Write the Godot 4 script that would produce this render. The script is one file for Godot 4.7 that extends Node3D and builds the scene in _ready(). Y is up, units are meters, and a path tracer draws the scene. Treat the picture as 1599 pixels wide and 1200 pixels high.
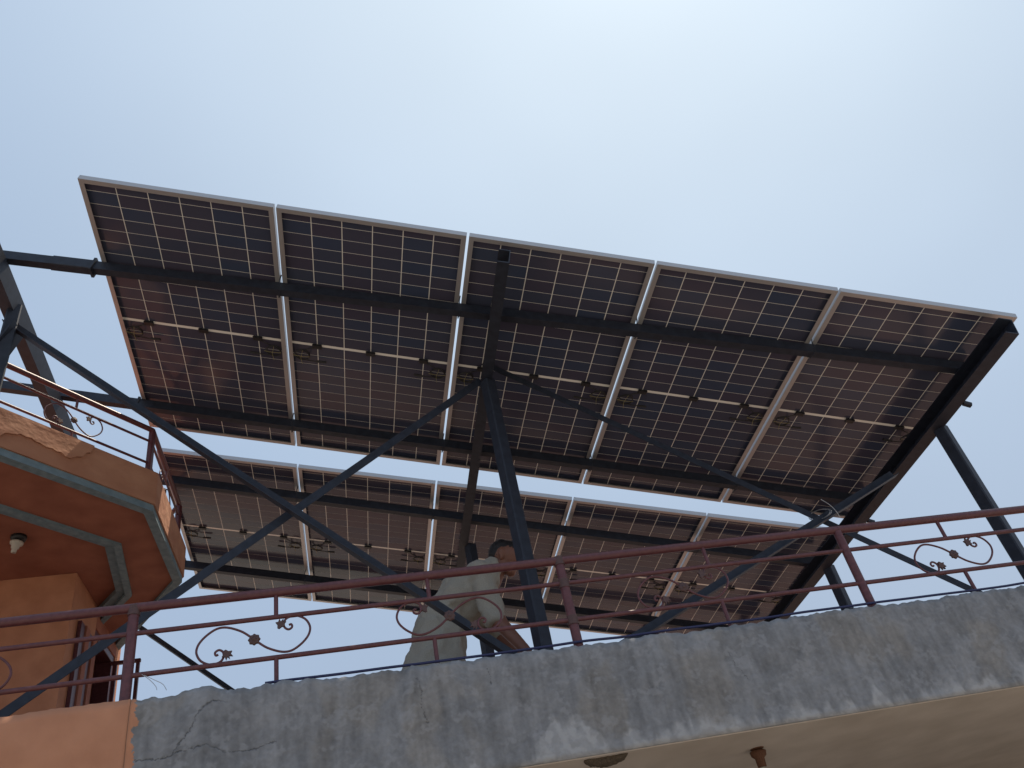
extends Node3D

# World: metres, y up, x runs along the roof parapet, z towards the street.
const PANEL_W := 1.134
const PANEL_L := 2.278
const PITCH := 1.150
const SUN := Vector3(0.317, 0.925, -0.213)

var M := {}
var rng := RandomNumberGenerator.new()

# ------------------------------------------------------------------ helpers
func lin(r: float, g: float, b: float) -> Color:
	return Color(r, g, b).linear_to_srgb()

func mat(c: Color, rough := 0.8, metal := 0.0) -> StandardMaterial3D:
	var m := StandardMaterial3D.new()
	m.albedo_color = c
	m.roughness = rough
	m.metallic = metal
	return m

func noise(freq: float, octaves := 4, sd := 1) -> FastNoiseLite:
	var n := FastNoiseLite.new()
	n.seed = sd
	n.noise_type = FastNoiseLite.TYPE_SIMPLEX
	n.frequency = freq
	n.fractal_octaves = octaves
	return n

# a tileable mottled colour texture between two colours, plus matching relief, on world triplanar
func mottled(dark: Color, light: Color, freq: float, rough: float, relief := 0.0, scale := 0.5, sd := 3) -> StandardMaterial3D:
	var m := mat(Color.WHITE, rough)
	var t := NoiseTexture2D.new()
	t.width = 512
	t.height = 512
	t.seamless = true
	t.noise = noise(freq, 6, sd)
	var g := Gradient.new()
	g.set_color(0, dark)
	g.set_color(1, light)
	t.color_ramp = g
	m.albedo_texture = t
	m.uv1_triplanar = true
	m.uv1_world_triplanar = true
	m.uv1_scale = Vector3.ONE * scale
	if relief > 0.0:
		var h := NoiseTexture2D.new()
		h.width = 512
		h.height = 512
		h.seamless = true
		h.noise = noise(freq * 2.5, 5, sd + 7)
		m.heightmap_enabled = true
		m.heightmap_texture = h
		m.heightmap_scale = relief
	return m

func tag(o: Node, label: String, category: String, group := "") -> void:
	o.set_meta("label", label)
	o.set_meta("category", category)
	if group != "":
		o.set_meta("group", group)

func thing(called: String, at: Vector3, label: String, category: String, group := "") -> Node3D:
	var o := Node3D.new()
	o.name = called
	o.position = at
	add_child(o, true)
	tag(o, label, category, group)
	return o

# put a mesh under a parent at a transform given in world space
func put(parent: Node3D, called: String, mesh: Mesh, m: Material, world := Transform3D.IDENTITY) -> MeshInstance3D:
	var o := MeshInstance3D.new()
	o.name = called
	o.mesh = mesh
	o.material_override = m
	parent.add_child(o, true)
	var up := Transform3D.IDENTITY
	var n: Node = parent
	while n is Node3D and n != self:
		up = (n as Node3D).transform * up
		n = n.get_parent()
	o.transform = up.affine_inverse() * world
	return o

func tri(st: SurfaceTool, a: Vector3, b: Vector3, c: Vector3, n: Vector3) -> void:
	var vs := [a, b, c]
	if (b - a).cross(c - a).dot(n) > 0.0:
		vs = [a, c, b]
	for v in vs:
		st.set_normal(n)
		st.add_vertex(v)

func quad(st: SurfaceTool, a: Vector3, b: Vector3, c: Vector3, d: Vector3, n: Vector3) -> void:
	tri(st, a, b, c, n)
	tri(st, a, c, d, n)

func begin() -> SurfaceTool:
	var st := SurfaceTool.new()
	st.begin(Mesh.PRIMITIVE_TRIANGLES)
	return st

# profile (counter-clockwise in xy) swept along +z from 0 to length
func extrude(prof: PackedVector2Array, length: float) -> ArrayMesh:
	var st := begin()
	var n := prof.size()
	for i in n:
		var a := prof[i]
		var b := prof[(i + 1) % n]
		var e := (b - a).normalized()
		quad(st, Vector3(a.x, a.y, 0), Vector3(b.x, b.y, 0), Vector3(b.x, b.y, length), Vector3(a.x, a.y, length), Vector3(e.y, -e.x, 0))
	var idx := Geometry2D.triangulate_polygon(prof)
	for i in range(0, idx.size(), 3):
		var p := prof[idx[i]]
		var q := prof[idx[i + 1]]
		var r := prof[idx[i + 2]]
		tri(st, Vector3(p.x, p.y, 0), Vector3(q.x, q.y, 0), Vector3(r.x, r.y, 0), Vector3(0, 0, -1))
		tri(st, Vector3(p.x, p.y, length), Vector3(q.x, q.y, length), Vector3(r.x, r.y, length), Vector3(0, 0, 1))
	return st.commit()

func ccw(p: PackedVector2Array) -> PackedVector2Array:
	if Geometry2D.is_polygon_clockwise(p):
		p.reverse()
	return p

# rectangular section with chamfered corners
func box_profile(w: float, h: float, c := 0.004) -> PackedVector2Array:
	var x := w / 2
	var y := h / 2
	return ccw(PackedVector2Array([Vector2(-x + c, -y), Vector2(x - c, -y), Vector2(x, -y + c), Vector2(x, y - c), Vector2(x - c, y), Vector2(-x + c, y), Vector2(-x, y - c), Vector2(-x, -y + c)]))

# C channel, open towards +x, height along y
func channel_profile(w: float, h: float, t := 0.006) -> PackedVector2Array:
	var x := w / 2
	var y := h / 2
	return ccw(PackedVector2Array([Vector2(-x, -y), Vector2(x, -y), Vector2(x, -y + t), Vector2(-x + t, -y + t * 1.5), Vector2(-x + t, y - t * 1.5), Vector2(x, y - t), Vector2(x, y), Vector2(-x, y)]))

# equal-leg angle iron
func angle_profile(w: float, t := 0.005) -> PackedVector2Array:
	var x := w / 2
	return ccw(PackedVector2Array([Vector2(-x, -x), Vector2(x, -x), Vector2(x, -x + t), Vector2(-x + t, -x + t), Vector2(-x + t, x), Vector2(-x, x)]))

func bar(parent: Node3D, called: String, prof: PackedVector2Array, p0: Vector3, p1: Vector3, up: Vector3, m: Material) -> MeshInstance3D:
	var z := (p1 - p0).normalized()
	var x := up.cross(z).normalized()
	return put(parent, called, extrude(prof, p0.distance_to(p1)), m, Transform3D(Basis(x, z.cross(x), z), p0))

func box(parent: Node3D, called: String, lo: Vector3, hi: Vector3, m: Material, c := 0.004) -> MeshInstance3D:
	var s := hi - lo
	return bar(parent, called, box_profile(s.x, s.y, minf(c, minf(s.x, s.y) * 0.4)), Vector3((lo.x + hi.x) / 2, (lo.y + hi.y) / 2, lo.z), Vector3((lo.x + hi.x) / 2, (lo.y + hi.y) / 2, hi.z), Vector3.UP, m)

func tube_mesh(pts: PackedVector3Array, r: float, sides := 8, closed := false) -> ArrayMesh:
	var st := begin()
	var n := pts.size()
	var rings := []
	var nrm := []
	var u := Vector3.ZERO
	for i in n:
		var a := pts[(i - 1 + n) % n] if (closed or i > 0) else pts[i]
		var b := pts[(i + 1) % n] if (closed or i < n - 1) else pts[i]
		var t := (b - a).normalized()
		if u == Vector3.ZERO:
			u = t.cross(Vector3(0.31, 0.9, 0.2)).normalized()
		u = (u - t * u.dot(t)).normalized()
		var v := t.cross(u)
		var ring := PackedVector3Array()
		var nn := PackedVector3Array()
		for k in sides:
			var a2 := TAU * k / sides
			var d := u * cos(a2) + v * sin(a2)
			ring.append(pts[i] + d * r)
			nn.append(d)
		rings.append(ring)
		nrm.append(nn)
	var last := n if closed else n - 1
	for i in last:
		var j := (i + 1) % n
		for k in sides:
			var k2 := (k + 1) % sides
			var vs := [rings[i][k], rings[i][k2], rings[j][k2], rings[j][k]]
			var ns := [nrm[i][k], nrm[i][k2], nrm[j][k2], nrm[j][k]]
			var order := [0, 1, 2, 0, 2, 3]
			if (vs[1] - vs[0]).cross(vs[2] - vs[0]).dot(ns[0]) > 0.0:
				order = [0, 2, 1, 0, 3, 2]
			for o in order:
				st.set_normal(ns[o])
				st.add_vertex(vs[o])
	if not closed:
		for e in [0, n - 1]:
			var t := (pts[0] - pts[1]).normalized() if e == 0 else (pts[n - 1] - pts[n - 2]).normalized()
			for k in range(1, sides - 1):
				tri(st, rings[e][0], rings[e][k], rings[e][k + 1], t)
	return st.commit()

func smooth_path(pts: Array, steps := 6) -> PackedVector3Array:
	var out := PackedVector3Array()
	var n := pts.size()
	for i in n - 1:
		var p0: Vector3 = pts[maxi(i - 1, 0)]
		var p1: Vector3 = pts[i]
		var p2: Vector3 = pts[i + 1]
		var p3: Vector3 = pts[mini(i + 2, n - 1)]
		for k in steps:
			var t := float(k) / steps
			out.append(p1.cubic_interpolate(p2, p0, p3, t))
	out.append(pts[n - 1])
	return out

func pipe(parent: Node3D, called: String, p0: Vector3, p1: Vector3, r: float, m: Material, sides := 14) -> MeshInstance3D:
	return put(parent, called, tube_mesh(PackedVector3Array([Vector3.ZERO, p1 - p0]), r, sides), m, Transform3D(Basis.IDENTITY, p0))

# solid of revolution about y: points are (radius, height), with a lobed rim when lobes > 0
func lathe(prof: Array, sides := 20, lobes := 0, depth := 0.0) -> ArrayMesh:
	var st := begin()
	st.set_smooth_group(0)
	var at := func(i: int, k: int) -> Vector3:
		var p: Vector2 = prof[i]
		var a := TAU * k / sides
		var r := p.x * (1.0 + (depth * cos(a * lobes) if lobes > 0 else 0.0))
		return Vector3(r * cos(a), p.y, r * sin(a))
	for i in prof.size() - 1:
		for k in sides:
			var a: Vector3 = at.call(i, k)
			var b: Vector3 = at.call(i, k + 1)
			var c: Vector3 = at.call(i + 1, k + 1)
			var d: Vector3 = at.call(i + 1, k)
			for v in [a, b, c, a, c, d]:
				st.add_vertex(v)
	st.generate_normals()
	return st.commit()

# flat polygon in the xz plane raised from y0 to y1 (points as (x, z))
func prism(poly: PackedVector2Array, y0: float, y1: float) -> ArrayMesh:
	var st := begin()
	var p := ccw(poly)
	for i in p.size():
		var a := p[i]
		var b := p[(i + 1) % p.size()]
		var e := (b - a).normalized()
		quad(st, Vector3(a.x, y0, a.y), Vector3(b.x, y0, b.y), Vector3(b.x, y1, b.y), Vector3(a.x, y1, a.y), Vector3(e.y, 0, -e.x))
	var idx := Geometry2D.triangulate_polygon(p)
	for i in range(0, idx.size(), 3):
		for y in [y0, y1]:
			tri(st, Vector3(p[idx[i]].x, y, p[idx[i]].y), Vector3(p[idx[i + 1]].x, y, p[idx[i + 1]].y), Vector3(p[idx[i + 2]].x, y, p[idx[i + 2]].y), Vector3(0, -1 if y == y0 else 1, 0))
	return st.commit()

# closed band: ring between two polygons of equal size in xz
func ring_prism(outer: PackedVector2Array, inner: PackedVector2Array, y0: float, y1: float) -> ArrayMesh:
	var st := begin()
	var n := outer.size()
	var c := Vector2.ZERO
	for q in outer:
		c += q / n
	for i in n:
		var j := (i + 1) % n
		var e := (outer[j] - outer[i]).normalized()
		var nn := Vector2(e.y, -e.x)
		if nn.dot(outer[i] - c) < 0:
			nn = -nn
		var on := Vector3(nn.x, 0, nn.y)
		quad(st, Vector3(outer[i].x, y0, outer[i].y), Vector3(outer[j].x, y0, outer[j].y), Vector3(outer[j].x, y1, outer[j].y), Vector3(outer[i].x, y1, outer[i].y), on)
		quad(st, Vector3(inner[i].x, y0, inner[i].y), Vector3(inner[j].x, y0, inner[j].y), Vector3(inner[j].x, y1, inner[j].y), Vector3(inner[i].x, y1, inner[i].y), -on)
		for y in [y0, y1]:
			quad(st, Vector3(outer[i].x, y, outer[i].y), Vector3(outer[j].x, y, outer[j].y), Vector3(inner[j].x, y, inner[j].y), Vector3(inner[i].x, y, inner[i].y), Vector3(0, -1 if y == y0 else 1, 0))
	return st.commit()

func inset(p: PackedVector2Array, by: float) -> PackedVector2Array:
	var r := Geometry2D.offset_polygon(p, -by, Geometry2D.JOIN_MITER)
	var best := PackedVector2Array()
	var out := PackedVector2Array()
	best = r[0]
	# same starting corner as the outer ring
	for q in p:
		var near := best[0]
		for s in best:
			if s.distance_to(q) < near.distance_to(q):
				near = s
		out.append(near)
	return out

# ------------------------------------------------------------------ signed distance figures
func smin(a: float, b: float, k: float) -> float:
	var h := maxf(k - absf(a - b), 0.0) / k
	return minf(a, b) - h * h * k * 0.25

# bones: [p0, p1, r0, r1]; surface nets over their joined field, with folds from a noise
func figure(bones: Array, cell: float, k: float, fold: FastNoiseLite = null, fold_depth := 0.0) -> ArrayMesh:
	var lo := Vector3.ONE * 1e9
	var hi := -lo
	var pad := k + cell * 3 + fold_depth
	for b in bones:
		var r: float = maxf(b[2], b[3]) + pad
		for e in [b[0], b[1]]:
			lo = lo.min(e - Vector3.ONE * r)
			hi = hi.max(e + Vector3.ONE * r)
	var nx := int((hi.x - lo.x) / cell) + 2
	var ny := int((hi.y - lo.y) / cell) + 2
	var nz := int((hi.z - lo.z) / cell) + 2
	var f := PackedFloat32Array()
	f.resize(nx * ny * nz)
	f.fill(1.0)
	for b in bones:
		var p0: Vector3 = b[0]
		var p1: Vector3 = b[1]
		var r0: float = b[2]
		var r1: float = b[3]
		var rr := maxf(r0, r1) + pad
		var a := ((p0.min(p1) - Vector3.ONE * rr - lo) / cell).floor().max(Vector3.ZERO)
		var z := ((p0.max(p1) + Vector3.ONE * rr - lo) / cell).ceil().min(Vector3(nx - 1, ny - 1, nz - 1))
		var d := p1 - p0
		var dd := maxf(d.length_squared(), 1e-9)
		for iz in range(int(a.z), int(z.z) + 1):
			for iy in range(int(a.y), int(z.y) + 1):
				var row := (iz * ny + iy) * nx
				for ix in range(int(a.x), int(z.x) + 1):
					var q := lo + Vector3(ix, iy, iz) * cell - p0
					var t := clampf(q.dot(d) / dd, 0.0, 1.0)
					var dist := (q - d * t).length() - lerpf(r0, r1, t)
					if dist < pad:
						f[row + ix] = smin(f[row + ix], dist, k)
	if fold != null:
		for iz in nz:
			for iy in ny:
				for ix in nx:
					var i := (iz * ny + iy) * nx + ix
					if absf(f[i]) < pad:
						var q := lo + Vector3(ix, iy, iz) * cell
						f[i] += fold_depth * fold.get_noise_3d(q.x, q.y, q.z)
	var vid := {}
	var vs := PackedVector3Array()
	var sx := nx
	var sxy := nx * ny
	var offs := [0, 1, sx, sx + 1, sxy, sxy + 1, sxy + sx, sxy + sx + 1]
	var edges := [[0, 1], [2, 3], [4, 5], [6, 7], [0, 2], [1, 3], [4, 6], [5, 7], [0, 4], [1, 5], [2, 6], [3, 7]]
	for iz in nz - 1:
		for iy in ny - 1:
			for ix in nx - 1:
				var i := iz * sxy + iy * sx + ix
				var v0 := f[i]
				if absf(v0) > cell * 5.0:
					continue
				var inside := 0
				for o in offs:
					if f[i + o] < 0.0:
						inside += 1
				if inside == 0 or inside == 8:
					continue
				var p := Vector3.ZERO
				var c := 0
				for e in edges:
					var fa := f[i + offs[e[0]]]
					var fb := f[i + offs[e[1]]]
					if (fa < 0.0) != (fb < 0.0):
						var t := fa / (fa - fb)
						var ca := Vector3(e[0] & 1, (e[0] >> 1) & 1, e[0] >> 2)
						var cb := Vector3(e[1] & 1, (e[1] >> 1) & 1, e[1] >> 2)
						p += ca.lerp(cb, t)
						c += 1
				vid[i] = vs.size()
				vs.append(lo + (Vector3(ix, iy, iz) + p / c) * cell)
	var idx := PackedInt32Array()
	var ns := PackedVector3Array()
	ns.resize(vs.size())
	for i in vid:
		for axis in 3:
			var step: int = [1, sx, sxy][axis]
			var u: int = [sx, sxy, 1][axis]
			var v: int = [sxy, 1, sx][axis]
			var fa := f[i]
			var fb := f[i + step]
			if (fa < 0.0) == (fb < 0.0):
				continue
			if not (vid.has(i - u) and vid.has(i - v) and vid.has(i - u - v)):
				continue
			var q := [vid[i], vid[i - u], vid[i - u - v], vid[i - v]]
			if fa >= 0.0:
				q.reverse()
			var n := (vs[q[2]] - vs[q[0]]).cross(vs[q[3]] - vs[q[1]])
			for w in q:
				ns[w] += n
			idx.append_array(PackedInt32Array([q[0], q[2], q[1], q[0], q[3], q[2]]))
	for i in ns.size():
		ns[i] = ns[i].normalized()
	var arr := []
	arr.resize(Mesh.ARRAY_MAX)
	arr[Mesh.ARRAY_VERTEX] = vs
	arr[Mesh.ARRAY_NORMAL] = ns
	arr[Mesh.ARRAY_INDEX] = idx
	var m := ArrayMesh.new()
	m.add_surface_from_arrays(Mesh.PRIMITIVE_TRIANGLES, arr)
	return m

# ------------------------------------------------------------------ sky
func make_sky() -> Sky:
	var w := 768
	var h := 384
	var im := Image.create(w, h, false, Image.FORMAT_RGBF)
	var sun := SUN.normalized()
	var nz := noise(1.6, 3, 11)
	for y in h:
		var el := PI / 2 - (y + 0.5) / h * PI
		for x in w:
			var az := (x + 0.5) / w * TAU
			var d := Vector3(sin(az) * cos(el), sin(el), -cos(az) * cos(el))
			var th := rad_to_deg(acos(clampf(d.dot(sun), -1, 1)))
			var low := pow(1.0 - clampf(d.y, 0.0, 1.0), 3.0)
			var c := Vector3(0.355, 0.478, 0.675).lerp(Vector3(0.42, 0.49, 0.60), low)
			c += Vector3(0.44, 0.435, 0.34) * exp(-pow(th / 36.0, 2.0))
			c += Vector3(0.35, 0.33, 0.30) * exp(-pow(th / 8.0, 2.0))
			c *= 1.0 + 0.05 * nz.get_noise_3d(d.x, d.y * 1.5, d.z)
			im.set_pixel(x, y, Color(c.x, c.y, c.z))
	var s := PanoramaSkyMaterial.new()
	s.panorama = ImageTexture.create_from_image(im)
	var sky := Sky.new()
	sky.sky_material = s
	return sky

# ------------------------------------------------------------------ materials
func make_materials() -> void:
	M.steel = mottled(lin(0.007, 0.010, 0.020), lin(0.019, 0.026, 0.044), 0.02, 0.6, 0.01, 1.3, 5)
	M.maroon = mottled(lin(0.075, 0.020, 0.024), lin(0.130, 0.040, 0.045), 0.03, 0.45, 0.02, 2.0, 8)
	M.frame = mat(lin(0.46, 0.45, 0.45), 0.42, 0.6)
	M.grid = mat(lin(0.72, 0.70, 0.66), 0.35)
	M.grid.backlight_enabled = true
	M.grid.backlight = Color(0.25, 0.235, 0.215)
	M.cells = []
	for c in [[0.056, 0.064, 0.102], [0.063, 0.064, 0.098], [0.050, 0.064, 0.110], [0.066, 0.061, 0.094]]:
		var m := mat(lin(c[0], c[1], c[2]), 0.15)
		m.metallic_specular = 0.45
		M.cells.append(m)
	M.black = mat(lin(0.012, 0.012, 0.014), 0.45)
	M.tie = mat(lin(0.30, 0.26, 0.12), 0.6)
	M.zinc = mat(lin(0.45, 0.45, 0.46), 0.4, 0.7)
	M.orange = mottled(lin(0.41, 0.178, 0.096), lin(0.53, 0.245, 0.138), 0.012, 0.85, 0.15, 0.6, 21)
	M.peach = mottled(lin(0.35, 0.150, 0.088), lin(0.50, 0.26, 0.158), 0.008, 0.85, 0.6, 0.9, 23)
	M.shaded_orange = mottled(lin(0.26, 0.090, 0.056), lin(0.37, 0.140, 0.086), 0.010, 0.85, 0.1, 0.6, 25)  # the room's orange darkened: shade under the slab put into the colour
	M.teal = mottled(lin(0.12, 0.185, 0.225), lin(0.22, 0.30, 0.345), 0.02, 0.7, 0.1, 1.2, 27)
	M.tan = mottled(lin(0.49, 0.41, 0.35), lin(0.62, 0.53, 0.465), 0.008, 0.85, 0.15, 0.5, 29)
	M.paving = mottled(lin(0.16, 0.098, 0.078), lin(0.29, 0.185, 0.15), 0.015, 0.85, 0.2, 0.4, 31)
	M.cream = mottled(lin(0.46, 0.36, 0.26), lin(0.60, 0.48, 0.36), 0.01, 0.85, 0.0, 0.4, 33)
	M.ground = mottled(lin(0.25, 0.23, 0.20), lin(0.38, 0.35, 0.31), 0.01, 0.95, 0.0, 0.2, 35)
	M.skin = mat(lin(0.20, 0.085, 0.055), 0.55)
	M.skin.subsurf_scatter_enabled = true
	M.skin.subsurf_scatter_strength = 0.08
	M.hair = mat(lin(0.012, 0.010, 0.010), 0.6)
	M.cloth = mottled(lin(0.29, 0.27, 0.225), lin(0.38, 0.355, 0.30), 0.05, 0.9, 0.05, 3.0, 37)
	M.cloth.rim_enabled = true
	M.cloth.rim = 0.2
	M.trousers = mottled(lin(0.26, 0.245, 0.205), lin(0.34, 0.32, 0.27), 0.05, 0.9, 0.05, 3.0, 39)
	M.cable_blue = mat(lin(0.012, 0.016, 0.075), 0.5)
	M.cast = mottled(lin(0.055, 0.028, 0.026), lin(0.11, 0.055, 0.048), 0.05, 0.6, 0.05, 4.0, 45)
	M.rust = mottled(lin(0.06, 0.022, 0.012), lin(0.17, 0.07, 0.03), 0.05, 0.8, 0.1, 4.0, 41)
	M.ivory = mat(lin(0.50, 0.47, 0.41), 0.45)
	M.mud = mottled(lin(0.05, 0.035, 0.022), lin(0.15, 0.11, 0.075), 0.05, 0.95, 0.4, 4.0, 43)

# grey cement render of the parapet: x from x0 to x1, y from y0 to y1
func cement(x0: float, x1: float, y0: float, y1: float) -> StandardMaterial3D:
	var w := 2048
	var h := 176
	var im := Image.create(w, h, false, Image.FORMAT_RGB8)
	var bm := Image.create(w, h, false, Image.FORMAT_R8)
	var n1 := noise(1.9, 5, 51)
	var n2 := noise(7.0, 5, 52)
	var n3 := noise(30.0, 4, 53)
	var n4 := noise(1.1, 3, 54)
	var n5 := noise(4.0, 4, 55)
	var cracks := [
		[Vector2(-0.80, 2.625), Vector2(-0.712, 2.617), Vector2(-0.679, 2.621), Vector2(-0.558, 2.632), Vector2(-0.513, 2.621), Vector2(-0.467, 2.605), Vector2(-0.377, 2.608), Vector2(-0.31, 2.62)],
		[Vector2(-0.679, 2.621), Vector2(-0.617, 2.691), Vector2(-0.587, 2.757), Vector2(-0.531, 2.797), Vector2(-0.485, 2.80)],
		[Vector2(0.52, 2.80), Vector2(0.53, 2.76), Vector2(0.525, 2.72)],
		[Vector2(0.235, 2.80), Vector2(0.25, 2.74), Vector2(0.24, 2.68), Vector2(0.26, 2.61)],
		[Vector2(1.55, 2.74), Vector2(1.57, 2.66), Vector2(1.60, 2.60)],
	]
	for py in h:
		for px in w:
			var x := lerpf(x0, x1, (px + 0.5) / w)
			var y := lerpf(y1, y0, (py + 0.5) / h)
			var a := n1.get_noise_2d(x, y * 1.3)
			var b := n2.get_noise_2d(x + 4.0, y)
			var g := n3.get_noise_2d(x, y)
			var streak := n2.get_noise_2d(x * 1.6 + 30.0, y * 0.25)
			var rid := 1.0 - absf(n5.get_noise_2d(x * 2.2 + 80.0, y * 3.0)) * 2.2
			var drip := n2.get_noise_2d(x * 2.4 + 60.0, y * 0.35)
			var v := 0.20 + 0.032 * a + 0.03 * b + 0.024 * g + 0.03 * streak + 0.035 * drip + 0.02 * pow(clampf(rid, 0, 1), 4.0)
			var c := Vector3(v * 1.0, v * 1.0, v * 1.03)
			# brownish run-down patches
			var br := smoothstep(0.15, 0.5, n4.get_noise_2d(x * 1.7 + 9.0, y * 1.2) + 0.35 * n5.get_noise_2d(x, y * 0.5))
			c = c.lerp(Vector3(v * 1.18, v * 1.02, v * 0.82), br * 0.32)
			# pale lime bloom with a ragged edge along the lower arris
			var top := 0.035 + 0.05 * n5.get_noise_2d(x * 1.5, 7.0) + 0.045 * n2.get_noise_2d(x, 3.0)
			var dome := x - 0.79 + 0.05 * n2.get_noise_2d(x + 70.0, y * 1.2)
			top += 0.12 * exp(-pow(dome / 0.10, 4.0))
			top -= 0.06 * smoothstep(0.72, 0.5, x + 0.06 * b)
			var bloom := smoothstep(0.03, -0.015, (y - y0) - top + 0.03 * b)
			bloom *= 0.55 + 0.45 * smoothstep(-0.3, 0.4, n2.get_noise_2d(x * 2.0, y * 2.0 + 5.0))
			c = c.lerp(Vector3(0.38, 0.375, 0.375), clampf(bloom, 0, 1) * 0.9)
			# scattered pale scuffs
			var sc := smoothstep(0.30, 0.62, n5.get_noise_2d(x * 1.4 + 50.0, y * 1.8) + 0.35 * g)
			c = c.lerp(Vector3(0.30, 0.30, 0.31), sc * 0.35)
			var hgt := 0.55 + 0.18 * b + 0.12 * g + 0.1 * a
			# hairline cracks
			if x < 1.8:
				var wob := Vector2(n3.get_noise_2d(x * 1.5, y * 1.5), n3.get_noise_2d(x * 1.5 + 9, y * 1.5)) * 0.006
				var q := Vector2(x, y) + wob
				var dmin := 1.0
				for ci in cracks.size():
					var cr: Array = cracks[ci]
					for s in cr.size() - 1:
						var cp := Geometry2D.get_closest_point_to_segment(q, cr[s], cr[s + 1])
						dmin = minf(dmin, cp.distance_to(q) * (1.0 if ci < 2 else 2.2))
				var wide := 0.0034 + 0.0022 * n2.get_noise_2d(x * 2.0 + 5.0, y * 2.0)
				if dmin < wide:
					var k := smoothstep(wide, wide * 0.2, dmin) * (0.75 + 0.5 * n5.get_noise_2d(x * 3.0, y * 3.0))
					c = c.lerp(Vector3(0.035, 0.035, 0.036), clampf(k, 0, 1) * 0.85)
					hgt -= 0.4 * k
			if x < -0.808 + 0.02 * n2.get_noise_2d(3.0, y * 1.5) + 0.008 * g:
				c = Vector3(0.47, 0.21, 0.116) * (1.0 + 0.12 * b)   # flaking edge of the orange paint
				hgt += 0.15
			im.set_pixel(px, py, lin(maxf(c.x, 0.02), maxf(c.y, 0.02), maxf(c.z, 0.02)))
			bm.set_pixel(px, py, Color(clampf(hgt, 0, 1), 0, 0))
	var m := mat(Color.WHITE, 0.9)
	m.albedo_texture = ImageTexture.create_from_image(im)
	m.heightmap_enabled = true
	m.heightmap_texture = ImageTexture.create_from_image(bm)
	m.heightmap_scale = 0.6
	return m

# a parapet length with a ragged top; uv spans its front face
func parapet_mesh(x0: float, x1: float, y0: float, ytop: Callable, z0: float, z1: float, rough: float) -> ArrayMesh:
	var nx := int((x1 - x0) / 0.012)
	var ny := 20
	var nn := noise(3.0, 4, 61)
	var nf := noise(16.0, 3, 62)
	var st := begin()
	st.set_smooth_group(0)
	var p := func(i: int, j: int) -> Vector3:
		var x := lerpf(x0, x1, float(i) / nx)
		var yt: float = ytop.call(x)
		# j 0..ny front, ny..ny+3 top, then back
		if j <= ny:
			var y := lerpf(y0, yt, float(j) / ny)
			var round_in := 0.012 * pow(float(j) / ny, 10.0)
			return Vector3(x, y, z0 + rough * (nn.get_noise_2d(x, y) + 0.4 * nf.get_noise_2d(x, y)) - round_in)
		var k := j - ny
		if k <= 3:
			return Vector3(x, yt + 0.4 * rough * nf.get_noise_2d(x * 2.0, k * 3.0), lerpf(z0 - 0.012, z1, k / 3.0))
		return Vector3(x, y0, z1)
	for i in nx:
		for j in ny + 4:
			var vs := [p.call(i, j), p.call(i + 1, j), p.call(i + 1, j + 1), p.call(i, j + 1)]
			var ij := [[i, j], [i + 1, j], [i + 1, j + 1], [i, j + 1]]
			for o in [0, 2, 1, 0, 3, 2]:
				st.set_uv(Vector2(float(ij[o][0]) / nx, 1.0 - minf(float(ij[o][1]) / ny, 1.0)))
				st.add_vertex(vs[o])
	# underside and ends
	for i in nx:
		for v in [p.call(i, 0), p.call(i + 1, 0), Vector3(lerpf(x0, x1, float(i + 1) / nx), y0, z1), p.call(i, 0), Vector3(lerpf(x0, x1, float(i + 1) / nx), y0, z1), Vector3(lerpf(x0, x1, float(i) / nx), y0, z1)]:
			st.set_uv(Vector2(float(i) / nx, 1.0))
			st.add_vertex(v)
	for e in [0, nx]:
		var x := x0 if e == 0 else x1
		var yt: float = ytop.call(x)
		for j in ny:
			var ya := lerpf(y0, yt, float(j) / ny)
			var yb := lerpf(y0, yt, float(j + 1) / ny)
			for v in [p.call(e, j), p.call(e, j + 1), Vector3(x, yb, z1), p.call(e, j), Vector3(x, yb, z1), Vector3(x, ya, z1)]:
				st.set_uv(Vector2(float(e) / nx, 0.5))
				st.add_vertex(v)
	st.generate_normals()
	return st.commit()

# ------------------------------------------------------------------ railing pieces
var rosette: ArrayMesh
var leaf: ArrayMesh

# s-scroll in a railing bay: centre c, along direction u (unit, horizontal), half width hw, half height hh
func scroll(parent: Node3D, c: Vector3, u: Vector3, hw: float, hh: float, flip: bool) -> void:
	var half := [[0, 0], [-0.09, 0.22], [-0.24, 0.53], [-0.47, 0.80], [-0.65, 0.80], [-0.82, 0.52], [-0.94, 0.16], [-0.985, -0.19], [-0.965, -0.50], [-0.89, -0.80], [-0.755, -1.0], [-0.645, -1.0], [-0.56, -0.90], [-0.52, -0.70], [-0.53, -0.46], [-0.60, -0.32], [-0.665, -0.42], [-0.65, -0.58], [-0.61, -0.55]]
	var pts := []
	for i in range(half.size() - 1, 0, -1):
		pts.append(half[i])
	for q in half:
		pts.append([-q[0], -q[1]])
	var sx := -1.0 if flip else 1.0
	var path := []
	for q in pts:
		path.append(u * (q[0] * hw * sx) + Vector3.UP * (q[1] * hh))
	var s := put(parent, "scroll", tube_mesh(smooth_path(path, 4), 0.0048, 7), M.maroon, Transform3D(Basis.IDENTITY, c))
	var n := u.cross(Vector3.UP)
	put(s, "rosette", rosette, M.cast, Transform3D(Basis(u, n, u.cross(n)), c))
	for k in [-1, 1]:
		var at: Vector3 = c + u * (0.46 * hw * k * sx) + Vector3.UP * (0.60 * hh * k)
		put(s, "leaf", leaf, M.cast, Transform3D(Basis(n, -0.5 * k * sx) * Basis(u * float(-k) * sx, Vector3.UP * float(-k) * -1.0, n * sx).orthonormalized(), at))

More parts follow.
